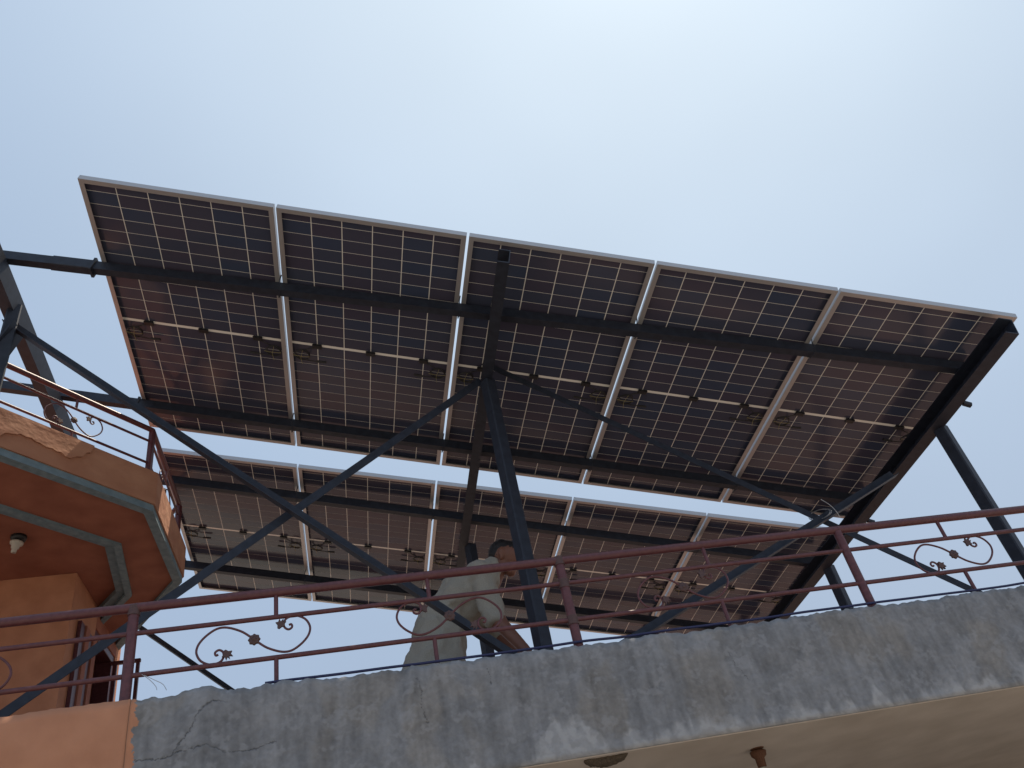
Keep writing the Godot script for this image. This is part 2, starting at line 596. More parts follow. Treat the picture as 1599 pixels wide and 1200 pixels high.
func railing_pieces() -> void:
	rosette = lathe([Vector2(0.0, -0.011), Vector2(0.010, -0.010), Vector2(0.021, -0.006), Vector2(0.0235, 0.0), Vector2(0.021, 0.006), Vector2(0.014, 0.009), Vector2(0.009, 0.007), Vector2(0.007, 0.011), Vector2(0.0, 0.012)], 32, 8, 0.09)
	var lp := PackedVector2Array([Vector2(-0.004, -0.018), Vector2(0.004, -0.018), Vector2(0.010, -0.006), Vector2(0.022, 0.000), Vector2(0.013, 0.006), Vector2(0.015, 0.021), Vector2(0.004, 0.012), Vector2(0.0, 0.026), Vector2(-0.004, 0.012), Vector2(-0.015, 0.021), Vector2(-0.013, 0.006), Vector2(-0.022, 0.0), Vector2(-0.010, -0.006)])
	leaf = extrude(ccw(lp), 0.010)

# ------------------------------------------------------------------ solar panel
func make_panel() -> Node3D:
	var t := Node3D.new()
	t.name = "solar_panel"
	add_child(t, true)
	# frame rails: wall, inward flange below, lip above (local y up, x across, -z along the length)
	var prof := ccw(PackedVector2Array([Vector2(0, 0), Vector2(0.030, 0), Vector2(0.030, 0.0022), Vector2(0.0025, 0.0022), Vector2(0.0025, 0.0325), Vector2(0.011, 0.0325), Vector2(0.011, 0.035), Vector2(0, 0.035)]))
	var long_rail := extrude(prof, PANEL_L)
	var short_rail := extrude(prof, PANEL_W - 0.0056)
	put(t, "frame_rail", long_rail, M.frame, Transform3D(Basis(Vector3.RIGHT, Vector3.UP, Vector3.BACK), Vector3(0, 0, -PANEL_L)))
	put(t, "frame_rail", long_rail, M.frame, Transform3D(Basis(Vector3.LEFT, Vector3.UP, Vector3.FORWARD), Vector3(PANEL_W, 0, 0)))
	put(t, "frame_rail", short_rail, M.frame, Transform3D(Basis(Vector3.FORWARD, Vector3.UP, Vector3.RIGHT), Vector3(0.0028, 0.0004, 0)))
	put(t, "frame_rail", short_rail, M.frame, Transform3D(Basis(Vector3.BACK, Vector3.UP, Vector3.LEFT), Vector3(PANEL_W - 0.0028, 0.0004, -PANEL_L)))
	# laminate behind the cells, seen as the pale lines between them
	var lam := PlaneMesh.new()
	lam.size = Vector2(PANEL_W - 0.007, PANEL_L - 0.007)
	lam.orientation = PlaneMesh.FACE_Y
	put(t, "laminate", lam, M.grid, Transform3D(Basis.IDENTITY, Vector3(PANEL_W / 2, 0.0297, -PANEL_L / 2)))
	# 6 x 24 half cells with a wider band across the middle
	var cw := 0.1795
	var cl := 0.0903
	var gx := 0.0058
	var gz := 0.0036
	var band := 0.024
	var cell := BoxMesh.new()
	cell.size = Vector3(cw, 0.0008, cl)
	var x0 := (PANEL_W - (6 * cw + 5 * gx)) / 2
	var z0 := (PANEL_L - (24 * cl + 22 * gz + band)) / 2
	var cols := PackedFloat32Array()
	for r in 24:
		for c in 6:
			var x := x0 + c * (cw + gx) + cw / 2
			var z := z0 + r * (cl + gz) + cl / 2 + (band - gz if r >= 12 else 0.0)
			put(t, "solar_cell", cell, M.cells[rng.randi() % 4], Transform3D(Basis.IDENTITY, Vector3(x, 0.0287, -z)))
	# junction boxes on the middle band with their coiled leads
	var jb := extrude(box_profile(0.066, 0.018, 0.005), 0.030)
	var lead := []
	for k in 16:
		lead.append(Vector3(cos(TAU * k / 16), 0.04 * sin(TAU * k / 8), sin(TAU * k / 16)) * 0.052)
	var coil := tube_mesh(PackedVector3Array(lead), 0.0042, 7, true)
	var coil2 := tube_mesh(PackedVector3Array(lead), 0.0036, 7, true)
	var mid := PANEL_L / 2
	for i in 3:
		var jx := x0 + (1 + 2 * i) * (cw + gx) - gx / 2
		var b := put(t, "junction_box", jb, M.black, Transform3D(Basis.IDENTITY, Vector3(jx, 0.016, -mid - 0.015)))
		b.name = "junction_box" if i == 0 else "junction_box_%03d" % i
		if i == 1:
			continue
		var side := -1.0 if i == 0 else 1.0
		var cc := Vector3(jx + side * 0.105, -0.004, -mid - 0.085)
		var tail := put(t, "cable_coil", coil, M.black, Transform3D(Basis(Vector3.RIGHT, 0.12), cc))
		put(tail, "cable_turn", coil2, M.black, Transform3D(Basis(Vector3.RIGHT, 0.05).scaled(Vector3(0.93, 1, 0.96)), cc + Vector3(0.006, 0.007, 0.004)))
		var run := smooth_path([Vector3(jx + side * 0.03, 0.012, -mid - 0.016), Vector3(jx + side * 0.062, 0.004, -mid - 0.024), Vector3(jx + side * 0.09, -0.002, -mid - 0.035)], 5)
		put(tail, "lead", tube_mesh(run, 0.0038, 7), M.black)
		var plug := smooth_path([cc + Vector3(-side * 0.03, 0.004, -0.045), cc + Vector3(-side * 0.08, 0.006, -0.052), cc + Vector3(-side * 0.11, 0.006, -0.05)], 4)
		put(tail, "plug_lead", tube_mesh(plug, 0.0038, 7), M.black)
		put(tail, "connector", tube_mesh(PackedVector3Array([cc + Vector3(-side * 0.10, 0.006, -0.05), cc + Vector3(-side * 0.165, 0.006, -0.047)]), 0.0085, 8), M.black)
		# plastic tie round the coil, its two loose ends crossing it
		var tp := smooth_path([cc + Vector3(0.004, -0.012, -0.075), cc + Vector3(-0.005, -0.009, -0.02), cc + Vector3(0.003, -0.008, 0.02), cc + Vector3(0.010, -0.012, 0.06)], 4)
		put(tail, "tie", tube_mesh(tp, 0.0016, 5), M.tie)
		var tq := smooth_path([cc + Vector3(-0.06, -0.011, 0.004), cc + Vector3(0.0, -0.009, -0.003), cc + Vector3(0.058, -0.012, 0.006)], 4)
		put(tail, "tie", tube_mesh(tq, 0.0016, 5), M.tie)
	return t

# ------------------------------------------------------------------ scene
func _ready() -> void:
	rng.seed = 7
	# camera
	var cam := Camera3D.new()
	cam.name = "camera"
	cam.transform = Transform3D(Basis(Vector3(0.976364, -0.179311, 0.120673), Vector3(0.063021, 0.770247, 0.634624), Vector3(-0.206743, -0.612018, 0.763342)).orthonormalized(), Vector3(0, 1.6, 0))
	cam.fov = 49.888
	cam.near = 0.05
	cam.far = 500.0
	add_child(cam)
	cam.current = true
	# sky, exposure
	var env := Environment.new()
	env.background_mode = Environment.BG_SKY
	env.sky = make_sky()
	env.background_energy_multiplier = 1.0
	env.tonemap_mode = Environment.TONE_MAPPER_LINEAR
	env.tonemap_exposure = 1.0
	env.sdfgi_enabled = true
	env.ssao_enabled = true
	env.ssil_enabled = true
	var we := WorldEnvironment.new()
	we.name = "world_environment"
	we.environment = env
	add_child(we)
	# sun, high and beyond the panels
	var sun := DirectionalLight3D.new()
	sun.name = "sun"
	sun.light_energy = 1.6
	sun.light_color = Color(1.0, 0.94, 0.85)
	sun.light_angular_distance = 0.6
	sun.shadow_enabled = true
	add_child(sun)
	sun.look_at_from_position(SUN * 50.0, Vector3.ZERO, Vector3.BACK)

	make_materials()
	railing_pieces()
	build_house()
	build_room()
	build_frame()
	build_panels()
	build_railing()
	build_small_things()
	build_person()

func build_house() -> void:
	var st := begin()
	quad(st, Vector3(-200, 0, -200), Vector3(200, 0, -200), Vector3(200, 0, 200), Vector3(-200, 0, 200), Vector3.UP)
	var g := put(self, "ground", st.commit(), M.ground)
	g.set_meta("kind", "structure")
	var h := thing("house", Vector3(0, 0, -6.2), "single storey house with a grey cement and orange roof parapet above a tan soffit", "house")
	box(h, "wall", Vector3(-7.0, 0, -11.4), Vector3(8.5, 2.384, -6.2), M.cream)
	box(h, "roof_slab", Vector3(-7.3, 2.386, -11.8), Vector3(8.8, 2.55, -3.313), M.tan)
	box(h, "roof_paving", Vector3(-7.3, 2.552, -11.8), Vector3(8.8, 2.60, -3.43), M.paving)
	var nr := noise(2.2, 4, 71)
	var nr2 := noise(14.0, 3, 72)
	var top := func(x: float) -> float:
		var y := 2.827 + 0.010 * nr.get_noise_1d(x) + 0.009 * nr2.get_noise_1d(x)
		# lump of mortar left on top near the orange section
		y += 0.026 * exp(-pow((x + 0.57) / 0.07, 2.0)) + 0.012 * exp(-pow((x + 0.3) / 0.16, 2.0))
		return y + 0.018 * smoothstep(-0.2, -0.85, x)
	var grey := put(h, "cement_parapet", parapet_mesh(-0.835, 5.6, 2.39, top, -3.30, -3.42, 0.006), cement(-0.835, 5.6, 2.39, 2.85))
	grey.set_meta("label", "bare grey cement parapet with cracks and pale lime bloom")
	var top2 := func(x: float) -> float:
		return 2.850 + 0.006 * nr.get_noise_1d(x) + 0.004 * nr2.get_noise_1d(x)
	var om := put(h, "painted_parapet", parapet_mesh(-7.3, -0.837, 2.20, top2, -3.2985, -3.42, 0.004), M.orange)
	om.set_meta("label", "parapet section painted orange")

func build_room() -> void:
	# stairhead room on the roof with an eight-sided overhanging roof slab
	var t := thing("rooftop_room", Vector3(-3.2, 2.6, -6.5), "orange rooftop room with an eight sided overhanging slab and teal mouldings", "room")
	var oct := PackedVector2Array([Vector2(-2.12, -4.27), Vector2(-1.286, -5.20), Vector2(-1.286, -6.30), Vector2(-2.12, -7.62), Vector2(-4.2, -7.62), Vector2(-5.0, -6.6), Vector2(-5.0, -5.2), Vector2(-4.2, -4.27)])
	put(t, "fascia", ring_prism(oct, inset(oct, 0.10), 4.905, 5.165), M.peach)
	put(t, "roof_slab", prism(inset(oct, 0.101), 4.93, 5.15), M.shaded_orange)
	put(t, "moulding", ring_prism(inset(oct, 0.012), inset(oct, 0.075), 4.855, 4.904), M.teal)
	var inner := PackedVector2Array([Vector2(-2.33, -4.83), Vector2(-1.60, -5.64), Vector2(-1.70, -6.45), Vector2(-2.3, -7.3), Vector2(-4.0, -7.3), Vector2(-4.7, -6.5), Vector2(-4.7, -5.4), Vector2(-4.0, -4.83)])
	put(t, "soffit", ring_prism(inset(oct, 0.0755), inner, 4.880, 4.929), M.shaded_orange)
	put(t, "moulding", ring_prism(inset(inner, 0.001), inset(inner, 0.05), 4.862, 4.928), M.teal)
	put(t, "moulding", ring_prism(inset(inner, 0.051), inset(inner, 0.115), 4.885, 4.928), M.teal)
	# remaining plaster coat on the street corner, its lower edge broken away
	var cu := Vector3(-0.668, 0, 0.744)
	var cn := Vector3(0.744, 0, 0.668)
	var coat := PackedVector2Array()
	for q in [[1.245, 5.164], [1.245, 4.99], [1.15, 4.965], [1.09, 4.97], [1.07, 5.00], [1.047, 5.008], [1.0, 5.02], [0.98, 5.036], [0.945, 5.028], [0.911, 5.036], [0.88, 5.022], [0.856, 5.025], [0.81, 5.012], [0.771, 5.020], [0.74, 5.010], [0.71, 5.017], [0.68, 4.998], [0.646, 5.001], [0.61, 5.03], [0.57, 5.045], [0.545, 5.09], [0.52, 5.10], [0.50, 5.164]]:
		coat.append(Vector2(-q[0], q[1]))
	var cb := Basis(-cu, Vector3.UP, cn).orthonormalized()
	put(t, "plaster_coat", extrude(ccw(coat), 0.013), M.peach, Transform3D(cb, Vector3(-1.286, 0, -5.20) + cn * 0.001))
	# walls: front, side with a doorway, back
	box(t, "wall", Vector3(-4.3, 2.6, -6.25), Vector3(-2.02, 4.928, -6.10), M.orange)
	box(t, "wall", Vector3(-2.17, 2.6, -6.72), Vector3(-2.02, 4.928, -6.252), M.orange)
	box(t, "wall", Vector3(-4.3, 2.6, -7.50), Vector3(-2.02, 4.928, -7.36), M.orange)
	box(t, "wall", Vector3(-4.3, 2.6, -7.358), Vector3(-4.15, 4.928, -6.252), M.orange)
	for i in 4:
		box(t, "door_board", Vector3(-2.018, 2.62, -6.365 - 0.1 * i), Vector3(-1.99 + 0.012 * (i % 2), 4.62, -6.275 - 0.1 * i), M.maroon if i % 2 == 0 else M.shaded_orange)
	# metal door in the side wall, frame and barred leaf standing open
	for z in [-6.75, -7.33]:
		box(t, "door_post", Vector3(-2.16, 2.6, z - 0.03), Vector3(-2.03, 4.70, z + 0.03), M.maroon)
	box(t, "door_head", Vector3(-2.16, 4.702, -7.358), Vector3(-2.03, 4.76, -6.722), M.maroon)
	box(t, "lintel", Vector3(-2.17, 4.762, -7.358), Vector3(-2.02, 4.928, -6.722), M.shaded_orange)
	var leafz := -7.28
	for x in [-1.99, -1.90, -1.81]:
		box(t, "door_bar", Vector3(x - 0.014, 2.66, leafz - 0.014), Vector3(x + 0.014, 4.66, leafz + 0.014), M.maroon)
	for y in [2.66, 3.6, 4.66]:
		box(t, "door_rail", Vector3(-2.03, y, leafz - 0.012), Vector3(-1.79, y + 0.03, leafz + 0.012), M.maroon)
	# lamp holder hanging from the ceiling
	var l := thing("lamp_holder", Vector3(-2.24, 4.93, -5.50), "ivory lamp holder on a dark round base under the room's slab", "lamp holder")
	put(l, "base", lathe([Vector2(0, -0.035), Vector2(0.045, -0.033), Vector2(0.052, -0.015), Vector2(0.052, 0.0), Vector2(0, 0.0)], 20), M.black, Transform3D(Basis.IDENTITY, l.position))
	put(l, "holder", lathe([Vector2(0, -0.125), Vector2(0.017, -0.124), Vector2(0.018, -0.095), Vector2(0.026, -0.09), Vector2(0.027, -0.07), Vector2(0.042, -0.06), Vector2(0.044, -0.045), Vector2(0.02, -0.036), Vector2(0, -0.036)], 20), M.ivory, Transform3D(Basis(Vector3(0, 0, 1), -0.12), l.position))
	# railing on the slab
	var r := thing("roof_railing", Vector3(-1.36, 5.165, -5.2), "maroon scroll railing around the eight sided roof slab", "railing")
	var ring := inset(oct, 0.075)
	var q := []
	for p in ring:
		q.append(Vector3(p.x, 0, p.y))
	var run := [q[7], q[0], q[1], q[2], q[3]]
	for i in run.size():
		var p: Vector3 = run[i]
		bar(r, "post", box_profile(0.04, 0.04, 0.006), p + Vector3.UP * 5.12, p + Vector3.UP * 5.555, Vector3(1, 0, 0.4), M.maroon)
	for i in run.size() - 1:
		var a: Vector3 = run[i]
		var b: Vector3 = run[i + 1]
		var u := (b - a).normalized()
		pipe(r, "top_rail", a + Vector3.UP * 5.57, b + Vector3.UP * 5.57, 0.019, M.maroon)
		for y in [5.465, 5.275]:
			pipe(r, "rail", a + u * 0.02 + Vector3.UP * y, b - u * 0.02 + Vector3.UP * y, 0.009, M.maroon)
		var m := (a + b) / 2
		var n := 1 if i > 0 else 2
		for k in n:
			var c := m if n == 1 else a.lerp(b, 0.25 + 0.5 * k)
			for y in [[5.165, 5.275], [5.465, 5.57]]:
				pipe(r, "picket", c + Vector3.UP * y[0], c + Vector3.UP * y[1], 0.009, M.maroon)
			scroll(r, c + Vector3.UP * 5.37, u, 0.21, 0.090, i % 2 == 0)

# point on the array plane: a along the rows, b away from the street, o above the frames' underside
const A0 := Vector3(-1.401, 5.920, -3.195)
const D1 := Vector3(0.968526, -0.248698, -0.010321)
const D2 := Vector3(-0.02311, -0.048556, -0.998553)
const UPN := Vector3(0.247837, 0.967363, -0.052776)
func arr(a: float, b: float, o: float) -> Vector3:
	return A0 + D1 * a + D2 * b + UPN * o

func build_frame() -> void:
	var t := thing("steel_mounting_frame", Vector3(0.99, 2.6, -4.27), "dark navy welded steel frame of beams, posts and crossed braces carrying the panels", "frame")
	# purlins along the rows
	for p in [[-1.6, 5.66, 0.725, 0.462], [-1.6, 5.66, 1.995, 1.985], [-0.95, 5.66, 2.955, 2.935], [-0.95, 5.66, 4.36, 4.30]]:
		bar(t, "purlin", channel_profile(0.052, 0.072), arr(p[0], p[2], -0.037), arr(p[1], p[3], -0.037), UPN, M.steel)
	# splice sleeve and end clip on the first purlin
	bar(t, "sleeve", box_profile(0.062, 0.082), arr(-0.30, 0.678, -0.037), arr(-0.045, 0.669, -0.037), UPN, M.steel)
	bar(t, "clip", box_profile(0.08, 0.11), arr(-0.045, 0.669, -0.037), arr(-0.03, 0.668, -0.037), UPN, M.steel)
	bar(t, "clip", box_profile(0.08, 0.10), arr(-0.025, 1.995, -0.037), arr(-0.01, 1.995, -0.037), UPN, M.steel)
	bar(t, "clip", box_profile(0.08, 0.10), arr(-0.045, 4.34, -0.037), arr(-0.03, 4.34, -0.037), UPN, M.steel)
	# beams under the purlins
	bar(t, "beam", channel_profile(0.085, 0.12), arr(-0.60, -0.25, -0.145), arr(-0.60, 4.7, -0.145), UPN, M.steel)
	bar(t, "beam", channel_profile(0.072, 0.12), arr(2.52, 0.02, -0.135), arr(2.60, 4.7, -0.135), UPN, M.steel)
	bar(t, "beam", channel_profile(0.085, 0.13), arr(5.60, -0.02, -0.145), arr(5.60, 4.7, -0.145), UPN, M.steel)
	# posts, street side and rear
	var tube := box_profile(0.08, 0.08, 0.008)
	var feet := {"left": Vector3(-2.03, 2.6, -4.20), "mid": Vector3(0.995, 2.6, -4.27), "right": Vector3(4.0, 2.6, -4.142), "rear_left": Vector3(-2.08, 2.6, -7.40), "rear_mid": Vector3(1.03, 2.6, -6.35), "rear_right": Vector3(3.965, 2.6, -6.0)}
	var tops := {"left": 5.88, "mid": 5.06, "right": 4.295, "rear_left": 5.73, "rear_mid": 4.945, "rear_right": 4.21}
	for k in feet:
		var f: Vector3 = feet[k]
		if k == "rear_left":
			f.y = 5.165   # stands on the room's slab
		bar(t, "post", tube, f, Vector3(f.x, tops[k], f.z), Vector3(0.5, 0, 1), M.steel)
		if k != "rear_left":
			box(t, "foot_plate", f + Vector3(-0.1, 0.001, -0.1), f + Vector3(0.1, 0.012, 0.1), M.steel)
	# gusset plates where braces meet the left beam
	bar(t, "gusset", box_profile(0.012, 0.22), Vector3(-2.02, 5.60, -4.13), Vector3(-2.02, 5.60, -4.30), Vector3(0.35, 1, 0), M.steel)
	# crossed braces, street side
	var an := angle_profile(0.052)
	bar(t, "brace", angle_profile(0.056), Vector3(-2.06, 5.775, -4.21), Vector3(0.97, 3.02, -4.21), Vector3(0, 0, 1), M.steel)
	bar(t, "brace", an, Vector3(-2.0, 2.995, -4.335), Vector3(0.96, 5.105, -4.335), Vector3(0, 0, -1), M.steel)
	bar(t, "brace", angle_profile(0.044), Vector3(1.0, 5.265, -4.335), Vector3(4.02, 2.985, -4.335), Vector3(0, 0, -1), M.steel)
	bar(t, "brace", an, Vector3(1.02, 2.97, -4.21), Vector3(3.54, 4.025, -4.21), Vector3(0, 0, 1), M.steel)
	# rear braces
	bar(t, "brace", angle_profile(0.045), Vector3(-2.08, 5.24, -7.46), Vector3(1.02, 2.63, -7.50), Vector3(0, 0, 1), M.steel)
	# hook bolts that hold the panel frames down, in the gaps above each purlin
	for row in 4:
		for i in range(1, 5):
			var b: float = [0.667 - 0.042 * i, 1.993, 2.95, 4.34][row]
			var a := PITCH * i - 0.008 - (0.02 if b > 2.5 else 0.0)
			var pts := smooth_path([arr(a - 0.004, b - 0.06, 0.03), arr(a - 0.004, b - 0.055, -0.02), arr(a + 0.010, b - 0.04, -0.078), arr(a + 0.002, b + 0.03, -0.083), arr(a, b + 0.045, -0.05)], 4)
			put(t, "hook_bolt", tube_mesh(pts, 0.0035, 6), M.steel)
	# stub bolts on the right beam
	for b in [0.62, 2.02]:
		bar(t, "bolt", box_profile(0.03, 0.03), arr(5.65, b, -0.20), arr(5.70, b, -0.21), UPN, M.steel)

func build_panels() -> void:
	var proto := make_panel()
	var front := Basis(D1, UPN, -D2).orthonormalized()
	var e1 := Vector3(0.970, -0.243, 0.002).normalized()
	var e2 := Vector3(-0.011, -0.052, -0.999)
	e2 = (e2 - e1 * e1.dot(e2)).normalized()
	var back := Basis(e1, e1.cross(e2), -e2)
	var nth := ["first", "second", "third", "fourth", "fifth"]
	for row in 2:
		for i in 5:
			var p := proto
			if row + i > 0:
				p = proto.duplicate()
				p.name = "solar_panel_%03d" % (row * 5 + i)
				add_child(p, true)
			if row == 0:
				p.transform = Transform3D(front, arr(PITCH * i, 0.02, 0.0))
			else:
				p.transform = Transform3D(back, Vector3(-1.474, 5.823, -5.837) + e1 * PITCH * i)
			tag(p, "dark solar panel with silver frame in the %s row, %s from the rooftop room" % ["street side" if row == 0 else "rear", nth[i]], "solar panel", "solar panels on the steel frame")

func build_railing() -> void:
	var r := thing("parapet_railing", Vector3(0.92, 2.84, -3.36), "maroon pipe railing with scrolls along the cement parapet", "railing")
	var z := -3.36
	# the photograph's railing plane
	var k := z / -3.3
	var Y := func(y: float) -> float: return 1.6 + (y - 1.6) * k
	var posts := [-4.3, -2.6, -0.855, 0.918, 2.306, 4.05, 5.5]
	for x in posts:
		pipe(r, "post", Vector3(x * k, 2.78, z), Vector3(x * k, Y.call(3.205), z), 0.021, M.maroon)
	for c in [[0.918, 3.215, 0.0], [0.918, 3.106, 0.0], [0.918, 2.936, 0.0], [-0.855, 3.205, 0.0]]:
		pipe(r, "collar", Vector3(c[0] * k, Y.call(c[1]) - 0.024, z), Vector3(c[0] * k, Y.call(c[1]) + 0.016, z), 0.0245, M.cast)
	var xs := posts.map(func(v): return v * k)
	for i in xs.size() - 1:
		pipe(r, "top_rail", Vector3(xs[i], Y.call(3.215), z), Vector3(xs[i + 1] + 0.002, Y.call(3.215), z), 0.0195, M.maroon)
		for y in [3.106, 2.936]:
			pipe(r, "rail", Vector3(xs[i] + 0.015, Y.call(y), z), Vector3(xs[i + 1] - 0.015, Y.call(y), z), 0.0100, M.maroon)
	for x in [-3.4, -1.55, -0.304, 0.325, 1.607, 2.856, 4.8]:
		pipe(r, "picket", Vector3(x * k, 2.80, z), Vector3(x * k, Y.call(2.936), z), 0.009, M.maroon)
		pipe(r, "picket", Vector3(x * k, Y.call(3.106), z), Vector3(x * k, Y.call(3.21), z), 0.009, M.maroon)
	for s in [[-3.4, false], [-1.49, true], [-0.389, false], [0.40, true], [1.454, false], [2.849, false], [4.8, true]]:
		scroll(r, Vector3(s[0] * k, Y.call(3.021), z), Vector3.RIGHT, 0.222 * k, 0.080 * k, s[1])

func build_small_things() -> void:
	var pts := []
	var nn := noise(2.0, 3, 81)
	for i in 60:
		var x := lerpf(-0.35, 5.4, i / 59.0)
		pts.append(Vector3(x, 2.849 + 0.004 * nn.get_noise_1d(x * 0.6), -3.335 + 0.006 * nn.get_noise_1d(x + 20)))
	var c := put(self, "blue_cable", tube_mesh(smooth_path(pts, 2), 0.0055, 8), M.cable_blue)
	tag(c, "thin dark blue cable lying along the top of the cement parapet", "cable")
	# loose wire ends at the railing post
	for w in [[[-0.80, 2.955], [-0.77, 2.93], [-0.745, 2.90], [-0.74, 2.885]], [[-0.79, 2.95], [-0.75, 2.925], [-0.72, 2.905], [-0.705, 2.88]]]:
		var ps := []
		for q in w:
			ps.append(Vector3(q[0] * 1.018, q[1], -3.345))
		var o := put(self, "loose_wire", tube_mesh(smooth_path(ps, 4), 0.0012, 5), M.zinc)
		tag(o, "%s thin loose wire end dangling from the railing beside the orange parapet" % ("shorter" if w[0][0] == -0.80 else "longer"), "wire", "loose wire ends")
	# wire twisted round the crossed braces
	var tw := thing("tie_wire", Vector3(2.93, 3.80, -4.26), "bright twisted wire tied round the crossing of two braces", "wire")
	var loop := []
	for k in 26:
		var a := TAU * k / 12.0
		loop.append(Vector3(2.905 + 0.032 * cos(a) + 0.0008 * k, 3.80 + 0.045 * sin(a), -4.255 + 0.075 * cos(a + 0.7)))
	put(tw, "loops", tube_mesh(smooth_path(loop, 3), 0.0024, 5), M.zinc)
	put(tw, "loose_end", tube_mesh(smooth_path([Vector3(2.91, 3.86, -4.17), Vector3(2.95, 3.81, -4.165), Vector3(2.975, 3.76, -4.17), Vector3(2.985, 3.73, -4.18)], 4), 0.0026, 5), M.zinc)
	# rusty lamp pendant and mud under the tan soffit
	var l := thing("rusty_lamp_holder", Vector3(1.683, 2.396, -3.62), "rusty brown lamp holder with a pale stem under the tan soffit", "lamp holder")
	put(l, "rose", lathe([Vector2(0, -0.014), Vector2(0.03, -0.012), Vector2(0.034, 0.0), Vector2(0, 0.0)], 18), M.rust, Transform3D(Basis.IDENTITY, l.position))
	put(l, "holder", lathe([Vector2(0, -0.085), Vector2(0.019, -0.085), Vector2(0.021, -0.05), Vector2(0.033, -0.04), Vector2(0.036, -0.022), Vector2(0.022, -0.0145), Vector2(0, -0.0145)], 18), M.rust, Transform3D(Basis(Vector3(1, 0, 0), 0.1), l.position))
	put(l, "stem", lathe([Vector2(0, -0.30), Vector2(0.014, -0.30), Vector2(0.014, -0.0855), Vector2(0, -0.0855)], 14), M.ivory, Transform3D(Basis(Vector3(1, 0, 0), 0.1), l.position))
	var bones := []
	for k in 14:
		var u := k / 13.0
		bones.append([Vector3(0.86 + 0.15 * u, 2.390, -3.345 - 0.03 * sin(u * PI)), Vector3(0.865 + 0.14 * u, 2.385, -3.365 + 0.012 * sin(k * 2.1)), 0.016 + 0.012 * sin(u * PI), 0.012 + 0.010 * sin(u * PI)])
	var mud := put(self, "hole_stand_in", figure(bones, 0.006, 0.015, noise(40.0, 2, 91), 0.006), M.mud)  # mud lumps stand in for a broken hole in the plaster
	tag(mud, "brown lumpy mud patch in place of a hole at the lower edge of the cement parapet", "patch")

